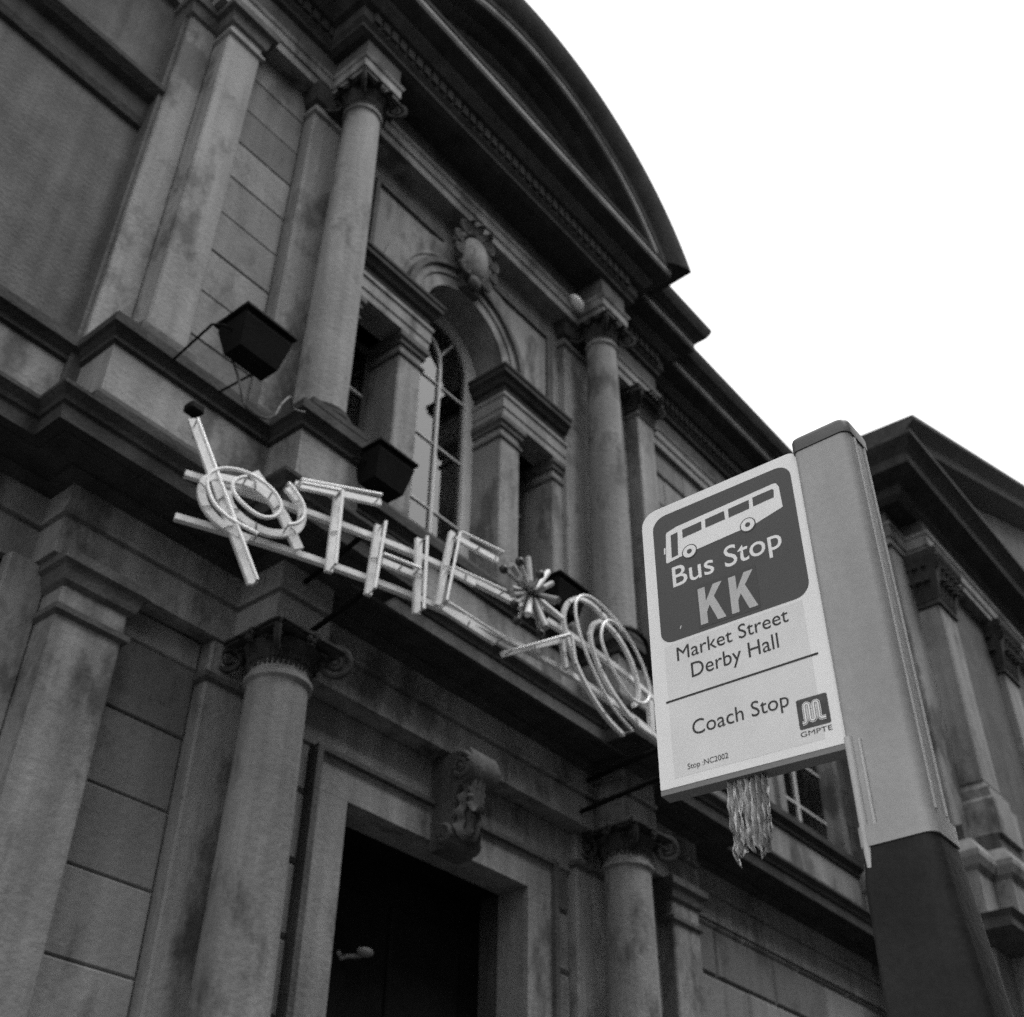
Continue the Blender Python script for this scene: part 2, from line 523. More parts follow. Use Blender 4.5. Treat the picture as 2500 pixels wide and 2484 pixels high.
# Corinthian-like leaf clusters on the outer pier seen past the right column
def leafy_cap(x0, x1, yf, z0, z1):
    bm = B()
    sweep(bm, [(x0, yf + 0.2), (x0, yf), (x1, yf), (x1, yf + 0.2)], [(0, z0), (0.03, z0 + 0.05), (0.06, z1 - 0.06), (0.11, z1 - 0.05), (0.11, z1)], 0.05)
    n = 5
    for k in range(n):
        x = x0 + (x1 - x0) * (k + 0.5) / n
        leaf(bm, (x, yf - 0.03, z0 - 0.06), (0, -1, 0), (0, 0, 1), 0.26, 0.11, 0.11)
        leaf(bm, (x + 0.035, yf - 0.05, z0 + 0.06), (0, -1, 0), (0, 0, 1), 0.24, 0.10, 0.14)
    for k in range(3):
        leaf(bm, (x0 - 0.03, yf + 0.05 + 0.07 * k, z0 - 0.02), (-1, 0, 0), (0, 0, 1), 0.3, 0.1, 0.12)
    for x, d in ((x0, (-1, -1, 0)), (x1, (1, -1, 0))):
        volute(bm, (x + 0.03 * d[0], yf - 0.06, z1 - 0.17), d, 0.10)
    return link('pier_capital', bm, SOOT, hall, 45)
leafy_cap(9.639, 10.006, 5.915, 10.40, 10.737)

# --- entablature plans
def ent_path(w, p, c, r):
    L = [(-7, w), (2.79, w), (2.79, p), (4.197, p), (4.197, r), (4.677, r), (4.677, c)]
    R_ = [(mirx(x), y) for x, y in reversed(L)]
    R_[-1] = (16.4, w)
    return L + R_
# ground order
link('architrave', sweep(B(), ent_path(6.20, 5.93, 5.82, 5.50), [(0, 4.27), (0, 4.53), (-0.018, 4.535), (-0.018, 4.56), (0.018, 4.565), (0.018, 4.60)], 0.30), STONE, hall)
link('frieze', sweep(B(), ent_path(6.20, 5.93, 5.82, 5.50), [(-0.002, 4.601), (-0.002, 4.80)], 0.30), STONE, hall)
gcor = [(0.0, 4.801), (0.03, 4.815), (0.08, 4.85), (0.08, 4.868), (0.30, 4.868), (0.30, 4.876), (0.38, 4.876), (0.40, 4.86), (0.40, 4.98), (0.42, 4.99), (0.43, 5.02), (0.47, 5.07), (0.47, 5.10), (0.0, 5.17)]
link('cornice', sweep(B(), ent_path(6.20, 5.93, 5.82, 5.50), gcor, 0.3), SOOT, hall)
link('corona_lip', sweep(B(), ent_path(6.20, 5.93, 5.82, 5.50)[6:8], [(0.401, 4.865), (0.406, 4.866), (0.406, 4.978), (0.401, 4.979)], -0.38), GRIME, hall)
# pedestal course between the storeys
dpath = [(-7, 6.26), (2.72, 6.26), (2.72, 5.82), (4.127, 5.82), (4.127, 5.45), (4.747, 5.45), (4.747, 5.88)]
dpath = dpath + [(mirx(x), y) for x, y in reversed(dpath)]
dpath[-1] = (16.4, 6.26)
link('dado', sweep(B(), dpath, [(0, 5.52), (0, 5.94)], 0.3), STONE, hall)
link('dado_base', sweep(B(), dpath, [(0.05, 5.10), (0.05, 5.44), (0.02, 5.49), (0.004, 5.519)], 0.3), SOOT, hall)
link('dado_cornice', sweep(B(), dpath, [(0.0, 5.941), (0.03, 5.96), (0.03, 6.00), (0.06, 6.04), (0.09, 6.06), (0.09, 6.13), (0.07, 6.15), (0.07, 6.17), (-0.2, 6.18)], 0.42), SOOT, hall)
# upper order
up = ent_path(6.30, 5.93, 5.82, 5.46)
link('architrave', sweep(B(), up, [(0, 10.74), (0, 10.87), (0.02, 10.875), (0.02, 11.0), (0.035, 11.01), (0.05, 11.05)], 0.3), STONE, hall)
link('frieze', sweep(B(), up, [(0.0, 11.051), (0.0, 11.36)], 0.3), GRIME, hall)
cpath = [(-7, 6.30), (2.79, 6.30), (2.79, 5.93), (4.10, 5.93), (4.10, 5.46)]
cpath = cpath + [(mirx(x), y) for x, y in reversed(cpath)]
cpath[-1] = (16.4, 6.30)
ucor = [(-0.02, 11.361), (0.05, 11.40), (0.05, 11.45), (0.09, 11.50), (0.09, 11.68), (0.16, 11.70), (0.24, 11.80), (0.24, 11.88), (0.40, 11.93), (0.42, 11.95), (0.42, 12.07), (0.44, 12.08), (0.45, 12.12)]
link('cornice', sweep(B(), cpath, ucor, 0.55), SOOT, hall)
# paler stone strip along the lip of the corona
def strip(path, d, z0, z1):
    return link('corona_lip', sweep(B(), path, [(d, z0), (d + 0.006, z0 + 0.002), (d + 0.006, z1), (d, z1)], -d + 0.03), STONE, hall)
strip(cpath, 0.421, 12.005, 12.06)
sima = [(0.44, 12.122), (0.47, 12.14), (0.51, 12.18), (0.56, 12.22), (0.60, 12.30), (0.62, 12.36), (0.62, 12.40), (0.5, 12.44)]
link('sima', sweep(B(), cpath[:4], sima, 0.2), SOOT, hall)
link('sima', sweep(B(), cpath[-4:], sima, 0.2), SOOT, hall)
# dentils (too fine to tell apart at this distance)
dn = B()
for a, b in zip(cpath, cpath[1:]):
    if abs(a[1] - b[1]) > 0.01: continue
    x = max(a[0], -1) + 0.05
    while x < min(b[0], 15) - 0.1:
        box(dn, x, x + 0.085, a[1] - 0.125, a[1] - 0.085, 11.53, 11.665); x += 0.125
dn = link('dentil_course', dn, SOOT, hall); dn['kind'] = 'stuff'

# --- curved pediment
ZC = 10.64
def arc_sweep(prof, zcut, n=64):
    bm = B(); cols = []
    for d, r in prof:
        th = math.acos(max(-1, min(1, (zcut - ZC) / r)))
        cols.append([bm.verts.new((CX + r * math.sin(th * (2*i/n - 1)), 5.46 - d, ZC + r * math.cos(th * (2*i/n - 1)))) for i in range(n + 1)])
    for a, b in zip(cols, cols[1:]):
        for i in range(n): bm.faces.new((a[i], a[i+1], b[i+1], b[i]))
    for i in (0, n): bm.faces.new([c[i] for c in cols])
    for i in range(n): bm.faces.new((cols[0][i], cols[-1][i], cols[-1][i+1], cols[0][i+1]))
    return bm
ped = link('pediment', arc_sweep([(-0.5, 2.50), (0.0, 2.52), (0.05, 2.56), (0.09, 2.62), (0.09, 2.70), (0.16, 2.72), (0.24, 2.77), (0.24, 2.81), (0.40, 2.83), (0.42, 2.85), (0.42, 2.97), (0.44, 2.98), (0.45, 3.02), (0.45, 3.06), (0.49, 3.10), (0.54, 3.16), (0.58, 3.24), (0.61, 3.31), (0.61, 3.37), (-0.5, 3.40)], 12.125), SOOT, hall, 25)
link('lip', arc_sweep([(0.421, 2.90), (0.428, 2.902), (0.428, 2.955), (0.421, 2.957)], 12.127), STONE, ped)
link('tympanum', extrude_xz(B(), [(CX + 2.6 * math.sin(1.05 * t), ZC + 2.6 * math.cos(1.05 * t)) for t in [k / 16 - 1 for k in range(33)]] + [(CX + 2.2, 12.0), (CX - 2.2, 12.0)], 5.42, 5.9), GRIME, ped)
link('end_block', bbox(9.36, 9.47, 4.86, 5.40, 12.128, 12.30, 0.02), SOOT, ped)
link('end_block', bbox(mirx(9.47), mirx(9.36), 4.86, 5.40, 12.128, 12.30, 0.02), SOOT, ped)
link('pediment_roof', box(B(), CX - 3.0, CX + 3.0, 5.9, 6.7, 11.9, 12.6), LEAD, hall)

# --- bay between the upper columns: three-light arched window
ZA, RI = 9.20, 0.62
arc = [(CX - RI * math.cos(PI * k / 28), ZA + RI * math.sin(PI * k / 28)) for k in range(29)]
sp = [(4.80, 9.12), (CX - RI, 9.12)] + arc + [(CX + RI, 9.12), (8.16, 9.12), (8.16, 10.738), (4.80, 10.738)]
link('spandrel_wall', extrude_xz(B(), sp, 6.05, 6.42), STONE, hall)
def arch_ring(name, r0, r1, y0, y1, mat, z0=9.141):
    n = 40; bm = B(); rows = []
    for k in range(n + 1):
        a = PI * k / n
        row = []
        for r, y in ((r0, y1), (r0, y0), (r1, y0), (r1, y1)):
            row.append(bm.verts.new((CX - r * math.cos(a), y, ZA + r * math.sin(a))))
        rows.append(row)
    for a, b in zip(rows, rows[1:]):
        for j in range(4): bm.faces.new((a[j], b[j], b[(j+1) % 4], a[(j+1) % 4]))
    bm.faces.new(rows[0]); bm.faces.new(rows[-1])
    return link(name, bm, mat, hall, 35)
arch_ring('archivolt', RI - 0.002, 0.76, 6.02, 6.10, STONE)
arch_ring('archivolt', 0.765, 0.86, 6.00, 6.10, STONE)
arch_ring('archivolt_moulding', 0.86, 0.93, 5.96, 6.10, GRIME)
arch_ring('relieving_ring', 1.0, 1.26, 6.035, 6.09, STONE)
# sunk panel border on either side
for s in (-1, 1):
    pts = [(CX + s * 0.42, 10.36), (CX + s * 1.42, 10.36), (CX + s * 1.42, 9.16)]
    bm = B()
    for (a, b) in zip(pts, pts[1:]):
        for o_, w_, y_ in ((0, 0.05, 6.015), (0.075, 0.035, 6.03)):
            if abs(a[1] - b[1]) < 1e-6:
                box(bm, min(a[0], b[0]), max(a[0], b[0]), y_, 6.06, a[1] + o_, a[1] + o_ + w_)
            else:
                x_ = a[0] + s * o_
                box(bm, min(x_, x_ + s * w_), max(x_, x_ + s * w_), y_ - 0.002, 6.06, b[1], a[1] + o_ + w_)
    link('panel_moulding', bm, GRIME, hall)
# impost entablatures
imp = [(0.0, 8.50), (0.0, 8.60), (0.012, 8.605), (0.012, 8.74), (0.03, 8.76), (0.03, 8.80), (-0.005, 8.805), (-0.005, 8.93), (0.03, 8.95), (0.05, 9.0), (0.09, 9.03), (0.09, 9.09), (0.105, 9.10), (0.105, 9.135), (0.0, 9.14)]
lowi = imp[:6]; highi = imp[6:]
for path in ([(4.81, 5.97), (CX - 0.585, 5.97), (CX - 0.585, 6.40)], [(CX + 0.585, 6.40), (CX + 0.585, 5.97), (8.15, 5.97)]):
    ie = link('impost_entablature', sweep(B(), path, lowi + [(-0.01, 8.801)], 0.28), STONE, hall)
    link('cornice', sweep(B(), path, [(-0.005, 8.802)] + highi[1:], 0.28), SOOT, ie)
# piers of the window
for s in (-1, 1):
    for a, b, nm in ((0.61, 0.92, 'window_pier'), (1.49, 1.68, 'window_respond')):
        x0, x1 = sorted((CX + s * a, CX + s * b))
        p = pier_box(nm, x0, x1, 6.02, 6.44, 6.182, 8.499)
        bm = B()
        sweep(bm, [(x0, 6.40), (x0, 6.02), (x1, 6.02), (x1, 6.40)], [(0.0, 8.22), (0.02, 8.23), (0.02, 8.26), (0.0, 8.265)], 0.03)
        sweep(bm, [(x0, 6.40), (x0, 6.02), (x1, 6.02), (x1, 6.40)], [(0.0, 8.36), (0.025, 8.37), (0.025, 8.41), (0.05, 8.44), (0.05, 8.498)], 0.03)
        link('capital', bm, GRIME, p)
link('sill', bbox(4.8, 8.16, 5.86, 6.5, 6.181, 6.26, 0.01), GRIME, hall)

# glazing of the middle light
YG = 6.415
win = B()
RG = 0.47
for s in (-1, 1):                                   # pale stiles either side
    x0, x1 = sorted((CX + s * RG, CX + s * 0.615))
    box(win, x0, x1, YG - 0.01, YG + 0.08, 6.261, ZA)
n = 28
rows = []
for k in range(n + 1):
    a = PI * k / n
    rows.append([win.verts.new((CX - r * math.cos(a), y, ZA + r * math.sin(a))) for r, y in ((RG, YG + 0.08), (RG, YG - 0.01), (0.63, YG - 0.01), (0.63, YG + 0.08))])
for a, b in zip(rows, rows[1:]):
    for j in range(4): win.faces.new((a[j], b[j], b[(j+1) % 4], a[(j+1) % 4]))
box(win, CX - RG, CX + RG, YG + 0.001, YG + 0.08, 6.262, 6.34)
win = link('arched_window', win, FRAMEW, hall)
XM = 6.545
link('mullion', bbox(XM - 0.02, XM + 0.02, YG + 0.0, YG + 0.05, 6.341, 9.05, 0.006), FRAMEW, win)
bm = B()
tube(bm, spline([(XM, YG + 0.02, 9.04), (XM - 0.01, YG + 0.02, 9.16), (XM - 0.07, YG + 0.02, 9.30), (XM - 0.18, YG + 0.02, 9.39), (XM - 0.32, YG + 0.02, 9.41), (XM - 0.44, YG + 0.02, 9.34)], 5), 0.022, 6)
tube(bm, [(XM - 0.02, YG + 0.02, 9.2), (XM + 0.17, YG + 0.02, 9.52)], 0.016, 6)
link('fanlight_bar', bm, FRAMEW, win)
for z in (7.12, 7.95, 8.78):
    link('glazing_bar', bbox(CX - RG + 0.001, XM - 0.027, YG + 0.012, YG + 0.045, z, z + 0.024, 0.004), FRAMEW, win)
    link('glazing_bar', bbox(XM + 0.027, CX + RG - 0.001, YG + 0.012, YG + 0.045, z, z + 0.024, 0.004), FRAMEW, win)
g = [(CX - RG, 6.3)] + [(CX - RG * math.cos(PI * k / 24), ZA + RG * math.sin(PI * k / 24)) for k in range(25)] + [(CX + RG, 6.3)]
bm = B(); bm.faces.new([bm.verts.new((x, YG + 0.03, z)) for x, z in g])
link('pane', bm, GLASS, win)
# side lights
for s in (-1, 1):
    x0, x1 = sorted((CX + s * 0.92, CX + s * 1.49))
    f = B()
    box(f, x0, x0 + 0.05, YG, YG + 0.06, 6.261, 8.499); box(f, x1 - 0.05, x1, YG, YG + 0.06, 6.261, 8.499)
    box(f, x0 + 0.051, x1 - 0.051, YG, YG + 0.06, 6.262, 6.33); box(f, x0 + 0.051, x1 - 0.051, YG, YG + 0.06, 8.43, 8.498)
    f = link('side_light', f, GRIME, hall)
    for z in (7.2, 7.85):
        link('glazing_bar', box(B(), x0 + 0.051, x1 - 0.051, YG + 0.01, YG + 0.04, z, z + 0.03), FRAMEW, f)
    bm = B(); bm.faces.new([bm.verts.new(p) for p in ((x0, YG + 0.03, 6.3), (x1, YG + 0.03, 6.3), (x1, YG + 0.03, 8.47), (x0, YG + 0.03, 8.47))])
    link('pane', bm, GLASS, f)

# cartouche on the keystone
ca = B()
KX, KY, KZ = 6.42, 5.88, 10.30
ball(ca, (KX, KY + 0.02, KZ), 1, 14, (0.20, 0.13, 0.31))
ca = link('cartouche', ca, STONE, hall, 60)
ring = B()
pts = []
for k in range(33):
    a = 2 * PI * k / 32
    wob = 1 + 0.05 * math.cos(5 * a)
    pts.append((KX + 0.24 * wob * math.sin(a) * (1 - 0.18 * math.cos(a - PI)), KY + 0.015, KZ + 0.36 * wob * math.cos(a)))
tube(ring, pts, 0.042, 8)
for s in (-1, 1):
    for zz, r, ox in ((0.33, 0.095, 0.19), (0.10, 0.075, 0.29), (-0.10, 0.065, 0.275), (-0.30, 0.085, 0.16)):
        volute(ring, (KX + s * ox, KY - 0.02, KZ + zz), (s, 0, 0), r)
    for k in range(4):
        ball(ring, (KX + s * (0.33 - 0.035 * k), KY + 0.01, KZ + 0.02 - 0.09 * k), 0.042 - 0.004 * k, 6, (1, 0.8, 1.1))
for k in (-1, 0, 1): leaf(ring, (KX + 0.06 * k, KY - 0.03, KZ + 0.30), (0, -1, 0), (0.6 * k, 0, 1), 0.19, 0.13, 0.09)
ball(ring, (KX, KY, KZ - 0.40), 0.08, 7, (1.1, 0.8, 1.2))
link('scrolled_frame', ring, GRIME, ca, 50)
link('keystone', extrude_xz(B(), [(KX - 0.10, 9.83), (KX + 0.16, 9.83), (KX + 0.24, 10.55), (KX - 0.2, 10.55)], 5.93, 6.08), GRIME, hall)

# --- doorway
DX0, DX1, DT = CX - 1.035, CX + 1.035, 3.594
da = B()
box(da, DX0 - 0.34, DX0, 5.985, 6.30, GB, DT - 0.001); box(da, DX1, DX1 + 0.34, 5.985, 6.30, GB, DT - 0.001)
box(da, DX0 - 0.34, DX1 + 0.34, 5.984, 6.30, DT, 3.862)
da = link('door_surround', da, STONE, hall)
fi = B()
for s in (-1, 1):
    xa = CX + s * 1.40
    box(fi, min(xa - s * 0.055, xa), max(xa - s * 0.055, xa), 5.94, 6.1, GB, 3.90)
box(fi, CX - 1.344, CX + 1.344, 5.938, 6.1, 3.864, 3.902)
link('fillet', fi, GRIME, da)
link('lintel_course', bbox(4.82, 8.14, 6.01, 6.2, 3.905, 4.268, 0.01), STONE, hall)
dr = B(); box(dr, DX0 - 0.2, DX1 + 0.2, 6.62, 6.70, GB, DT + 0.05)
dr = link('door', dr, DARKW, hall)
for s in (-1, 1):
    for z0, z1 in ((-1.3, -0.4), (-0.25, 1.0), (1.6, 3.3)):
        x0, x1 = sorted((CX + s * 0.1, CX + s * 0.9))
        link('door_panel', bbox(x0, x1, 6.585, 6.625, z0, z1, 0.015), DARKW, dr)
link('transom', bbox(DX0, DX1, 6.5, 6.619, 1.2, 1.4, 0.02), DARKW, dr)
link('soffit', box(B(), DX0, DX1, 6.301, 6.72, DT + 0.001, DT + 0.05), DARKW, hall)
# scrolled console over the door
co = B()
prof = [(5.86, 4.262), (5.62, 4.262), (5.585, 4.20), (5.59, 4.10), (5.64, 4.02), (5.72, 3.97), (5.75, 3.9), (5.77, 3.75), (5.76, 3.62), (5.79, 3.54), (5.85, 3.50), (5.99, 3.50), (5.99, 4.262)]
a = [co.verts.new((CX - 0.16, y, z)) for y, z in prof]; b = [co.verts.new((CX + 0.16, y, z)) for y, z in prof]
fa = co.faces.new(a); fb = co.faces.new(b[::-1])
for i in range(len(prof)):
    j = (i+1) % len(prof); co.faces.new((a[i], a[j], b[j], b[i]))
co.normal_update()
bmesh.ops.triangulate(co, faces=[fa, fb])
co = link('console', co, GRIME, hall, 35)
for s in (-1, 1):
    for yy, zz, rr in ((5.69, 4.12, 0.105), (5.84, 3.60, 0.07)):
        bm = B(); volute(bm, (CX + s * 0.17, yy, zz), (0, -1, 0), rr)
        link('scroll', bm, GRIME, co, 50)
lf = B()
leaf(lf, (CX, 5.68, 4.02), (0, -1, 0), (0, 0.2, -1), 0.52, 0.27, 0.10, 14)
leaf(lf, (CX, 5.64, 4.04), (0, -1, 0), (0, 0.2, -1), 0.30, 0.17, 0.09, 10)
link('acanthus_leaf', lf, GRIME, co, 60)

# --- wing window beyond the right column
ww = B()
box(ww, 13.0, 13.16, 6.30, 6.6, 5.96, 9.1); box(ww, 14.74, 14.9, 6.30, 6.6, 5.96, 9.1); box(ww, 13.161, 14.739, 6.301, 6.6, 8.95, 9.1)
ww = link('wing_window', ww, STONE, hall)
link('glazing_bar', bbox(13.90, 13.96, 6.50, 6.56, 5.97, 8.94, 0.006), FRAMEW, ww)
for z in (6.7, 7.4, 8.1):
    link('glazing_bar', box(B(), 13.162, 13.899, 6.505, 6.545, z, z + 0.035), FRAMEW, ww)
    link('glazing_bar', box(B(), 13.961, 14.738, 6.505, 6.545, z, z + 0.035), FRAMEW, ww)
bm = B(); bm.faces.new([bm.verts.new(p) for p in ((13.16, 6.53, 5.95), (14.74, 6.53, 5.95), (14.74, 6.53, 8.95), (13.16, 6.53, 8.95))])
link('pane', bm, GLASS, ww)
link('blind', box(B(), 13.17, 14.73, 6.7, 6.72, 6.6, 8.94), GRIME, ww)
link('string_course', sweep(B(), [(-7, 6.36), (2.66, 6.36)], [(0, 8.80), (0.03, 8.82), (0.05, 8.9), (0.05, 9.12), (0.12, 9.16), (0.18, 9.24), (0.18, 9.30), (0, 9.36)], 0.1), SOOT, hall)
link('string_course', sweep(B(), [(10.3, 6.36), (12.6, 6.36)], [(0, 10.26), (0.02, 10.27), (0.03, 10.30), (0, 10.32)], 0.1), GRIME, hall)

# ------------------------------------------------------------------ pavilion at the street end
pv = thing('corner_pavilion', 'dark stone end block with corner pilaster and sloping pediment behind the bus stop post', 'building', (20, 7, 0))
PX = 15.75
pw = B(); box(pw, 15.25, 30, 4.98, 12, GB, 11.0); box(pw, PX + 0.15, 30, 4.72, 5.0, GB, 11.0)
link('wall', pw, GRIME, pv)
for x in (PX, PX + 2.6, PX + 5.2):
    p = link('pilaster', bbox(x, x + 0.62, 4.60, 5.0, 7.19, 10.2, 0.02), STONE, pv)
    bm = B()
    sweep(bm, [(x, 5.0), (x, 4.60), (x + 0.62, 4.60), (x + 0.62, 5.0)], [(0, 10.06), (0.04, 10.08), (0.04, 10.13), (0.02, 10.16), (0.06, 10.3), (0.10, 10.6), (0.16, 10.85), (0.2, 10.9), (0.2, 10.98)], 0.05)
    for k in range(4):
        for zz in (10.16, 10.42):
            leaf(bm, (x + 0.08 + 0.155 * k + (0.07 if zz > 10.3 else 0), 4.57, zz), (0, -1, 0), (0, 0, 1), 0.36, 0.17, 0.17)
            leaf(bm, (x - 0.03, 4.66 + 0.14 * k, zz), (-1, 0, 0), (0, 0, 1), 0.36, 0.16, 0.17)
    for xx, d in ((x - 0.08, (-1, -1, 0)), (x + 0.70, (1, -1, 0))):
        volute(bm, (xx, 4.50, 10.76), d, 0.15)
    link('capital', bm, SOOT, p, 45)
    bm = B(); sweep(bm, [(x, 5.0), (x, 4.60), (x + 0.62, 4.60), (x + 0.62, 5.0)], [(0.10, 6.4), (0.10, 6.9), (0.06, 6.95), (0.06, 7.08), (0, 7.18)], 0.05)
    link('base', bm, STONE, p)
link('return_strip', bbox(15.18, PX - 0.002, 4.93, 5.2, 6.4, 10.98, 0.02), STONE, pv)
pp = [(15.12, 12), (15.12, 4.9), (PX - 0.05, 4.9), (PX - 0.05, 4.55), (30, 4.55)]
link('architrave', sweep(B(), pp, [(0, 11.0), (0, 11.12), (0.03, 11.13), (0.03, 11.3), (0.06, 11.33), (0.06, 11.37)], 0.3), STONE, pv)
link('frieze', sweep(B(), pp, [(0, 11.371), (0, 11.62)], 0.3), GRIME, pv)
link('cornice', sweep(B(), [(15.0, 12), (15.0, 4.6), (30, 4.6)], [(0, 11.621), (0.08, 11.7), (0.1, 11.85), (0.4, 11.95), (0.42, 12.1), (0.5, 12.2), (0.6, 12.3), (0.6, 12.36), (0, 12.42)], 0.4), SOOT, pv)
rk = B()
slope = math.atan2(2.6, 6.1)
a = []; b = []
for d, h in ((-0.2, -0.25), (0.1, -0.2), (0.4, -0.12), (0.42, 0.05), (0.5, 0.12), (0.62, 0.22), (0.62, 0.30), (-0.3, 0.34)):
    a.append(rk.verts.new((14.55, 4.56 - d, 12.42 + h))); b.append(rk.verts.new((25.0, 4.56 - d, 12.42 + h + 10.45 * math.tan(slope))))
for i in range(len(a)):
    j = (i+1) % len(a); rk.faces.new((a[i], a[j], b[j], b[i]))
rk.faces.new(a); rk.faces.new(b)
link('raking_cornice', rk, SOOT, pv)
link('tympanum', extrude_xz(B(), [(15.2, 12.4), (34.0, 12.4), (25.0, 16.6)], 4.6, 5.2), GRIME, pv)
link('roof', box(B(), 15.2, 30, 5.2, 12, 12.3, 12.7), LEAD, pv)
link('dado_cornice', sweep(B(), [(15.0, 12), (15.0, 4.72), (PX - 0.2, 4.72), (PX - 0.2, 4.50), (30, 4.50)], [(0, 5.75), (0.06, 5.8), (0.1, 5.9), (0.1, 5.98), (0, 6.16)], 0.4), STONE, pv)
link('dado', sweep(B(), [(15.0, 12), (15.0, 4.72), (PX - 0.2, 4.72), (PX - 0.2, 4.50), (30, 4.50)], [(0, 5.1), (0, 5.749)], 0.4), STONE, pv)
link('dado', sweep(B(), [(15.1, 12), (15.1, 4.82), (PX - 0.1, 4.82), (PX - 0.1, 4.55), (30, 4.55)], [(0, 6.162), (0, 6.41)], 0.4), GRIME, pv)
link('ground_cornice', sweep(B(), [(14.98, 12), (14.98, 4.7), (PX - 0.22, 4.7), (PX - 0.22, 4.48), (30, 4.48)], [(0, 4.8), (0.1, 4.85), (0.36, 4.88), (0.36, 5.0), (0.42, 5.06), (0, 5.099)], 0.4), GRIME, pv)
link('ground_wall', sweep(B(), [(15.05, 12), (15.05, 4.76), (PX - 0.15, 4.76), (PX - 0.15, 4.52), (30, 4.52)], [(0, GB), (0, 4.799)], 0.4), STONE, pv)

# ------------------------------------------------------------------ unseen terrace across the street, height and length shaped to shade the hall
te = thing('unseen_shading_terrace', 'unseen dark brick terrace across the street with sash windows, added to shade the hall', 'building', (6, -9, 0))
link('wall', box(B(), -6, 3, -14, -7.0, GB, 14.6), BRICK, te)
link('wall', box(B(), 3.001, 52, -14, -7.02, GB, 19.0), BRICK, te)  # taller block, added to deepen the shade on the ground storey
link('parapet', bbox(-6, 3, -7.25, -6.88, 14.601, 15.0, 0.03), STONE, te)
link('parapet', bbox(3.001, 52, -7.25, -6.9, 19.001, 19.4, 0.03), STONE, te)
for k in range(13):
    for z0, z1 in ((-0.5, 1.3), (2.9, 4.7), (6.2, 8.0), (9.2, 10.9), (12.2, 13.7), (15.2, 16.7)):
        if z0 > 15 and k < 2: continue
        x = -4 + 4 * k
        wn = link('window', bbox(x, x + 1.2, -7.05, -6.96, z0, z1, 0.01), FRAMEW, te)
        link('pane', box(B(), x + 0.08, x + 1.12, -6.962, -6.955, z0 + 0.08, z1 - 0.08), ROOM, wn)
for x in (9, 18, 30, 44):
    link('chimney', bbox(x, x + 1.6, -12, -11, 19.01, 20.8, 0.04), BRICK, te)

# ------------------------------------------------------------------ floodlights on the ledge
def floodlight(x0, x1, yf, z, label, wall_y, zb, group='black floodlights on the ledge'):
    w_ = x1 - x0; xc = (x0 + x1) / 2
    t = thing('floodlight', label, 'floodlight', (xc, yf + 0.2, Z0 + zb), group)
    hood = bbox(x0, x1, yf, yf + 0.36, z, z + 0.028, 0.006)
    link('hood', hood, BLACKM, t)
    hs = B()
    lo = [(x0 + w_*0.16, yf + 0.10), (x1 - w_*0.12, yf + 0.10), (x1 - w_*0.12, yf + 0.27), (x0 + w_*0.16, yf + 0.27)]
    hi = [(x0 + w_*0.06, yf + 0.03), (x1 - w_*0.05, yf + 0.03), (x1 - w_*0.05, yf + 0.33), (x0 + w_*0.06, yf + 0.33)]
    a = [hs.verts.new((x, y, z - 0.27)) for x, y in lo]; b = [hs.verts.new((x, y, z - 0.05)) for x, y in hi]
    c = [hs.verts.new((x, y, z - 0.001)) for x, y in hi]
    for r1, r2 in ((a, b), (b, c)):
        for i in range(4): hs.faces.new((r1[i], r1[(i+1) % 4], r2[(i+1) % 4], r2[i]))
    hs.faces.new(a); hs.faces.new(c)
    link('housing', hs, BLACKM, t)
    br = B()
    br2 = B()
    tube(br, [(x0 + w_*0.10, yf + 0.18, z - 0.11), (x0 - 0.03, yf + 0.2, z - 0.11), (x0 - 0.03, yf + 0.33, zb + 0.012), (x0 + 0.02, wall_y, zb + 0.012)], 0.010, 6)
    tube(br2, [(x1 - w_*0.10, yf + 0.18, z - 0.11), (x1 + 0.02, yf + 0.2, z - 0.11), (x1 + 0.02, yf + 0.33, zb + 0.012), (x1 - 0.02, wall_y, zb + 0.012)], 0.010, 6)
    link('bracket', br, BLACKM, t); link('bracket', br2, BLACKM, t)
    fin = B()
    for k in range(6):
        xx = x0 + w_ * (0.2 + 0.12 * k)
        box(fin, xx, xx + 0.008, yf + 0.272, yf + 0.315, z - 0.21, z - 0.02)
    link('cooling_fins', fin, BLACKM, t)
    return t
floodlight(3.10, 3.56, 4.90, 6.05, 'large black floodlight with flat hood jutting out between the outer pier and the column', 5.72, 6.02)
floodlight(4.66, 5.09, 5.16, 6.045, 'black hooded floodlight in front of the arched window above the letter T', 5.8, 5.99)
floodlight(6.90, 7.34, 5.14, 6.035, 'black hooded floodlight behind the spiky starburst', 5.8, 5.99)
cb = tube(B(), spline([(3.28, 5.24, 5.88), (3.30, 5.12, 5.60), (3.37, 5.12, 5.45), (3.46, 5.12, 5.42), (3.56, 5.12, 5.45), (3.63, 5.12, 5.53), (3.67, 5.13, 5.65), (3.77, 5.17, 5.83), (3.95, 5.35, 5.95), (4.06, 5.36, 6.0)], 6), 0.009, 6)
tag(link('hanging_cable', cb, CABLE, None, 60), 'thin cable hanging in a loop between the large floodlight and the column pedestal', 'cable')

eg = B()
ball(eg, (0, 0, 0), 1, 10, (0.135, 0.075, 0.055))
eg.transform(Matrix.Translation((8.17, 5.76, 11.00)) @ Matrix.Rotation(math.radians(32), 4, 'Y'))
ls = link('lamp_shell', eg, TUBE, None, 60)
tag(ls, 'small white rounded fitting lodged beside the capital of the far column', 'light fitting')

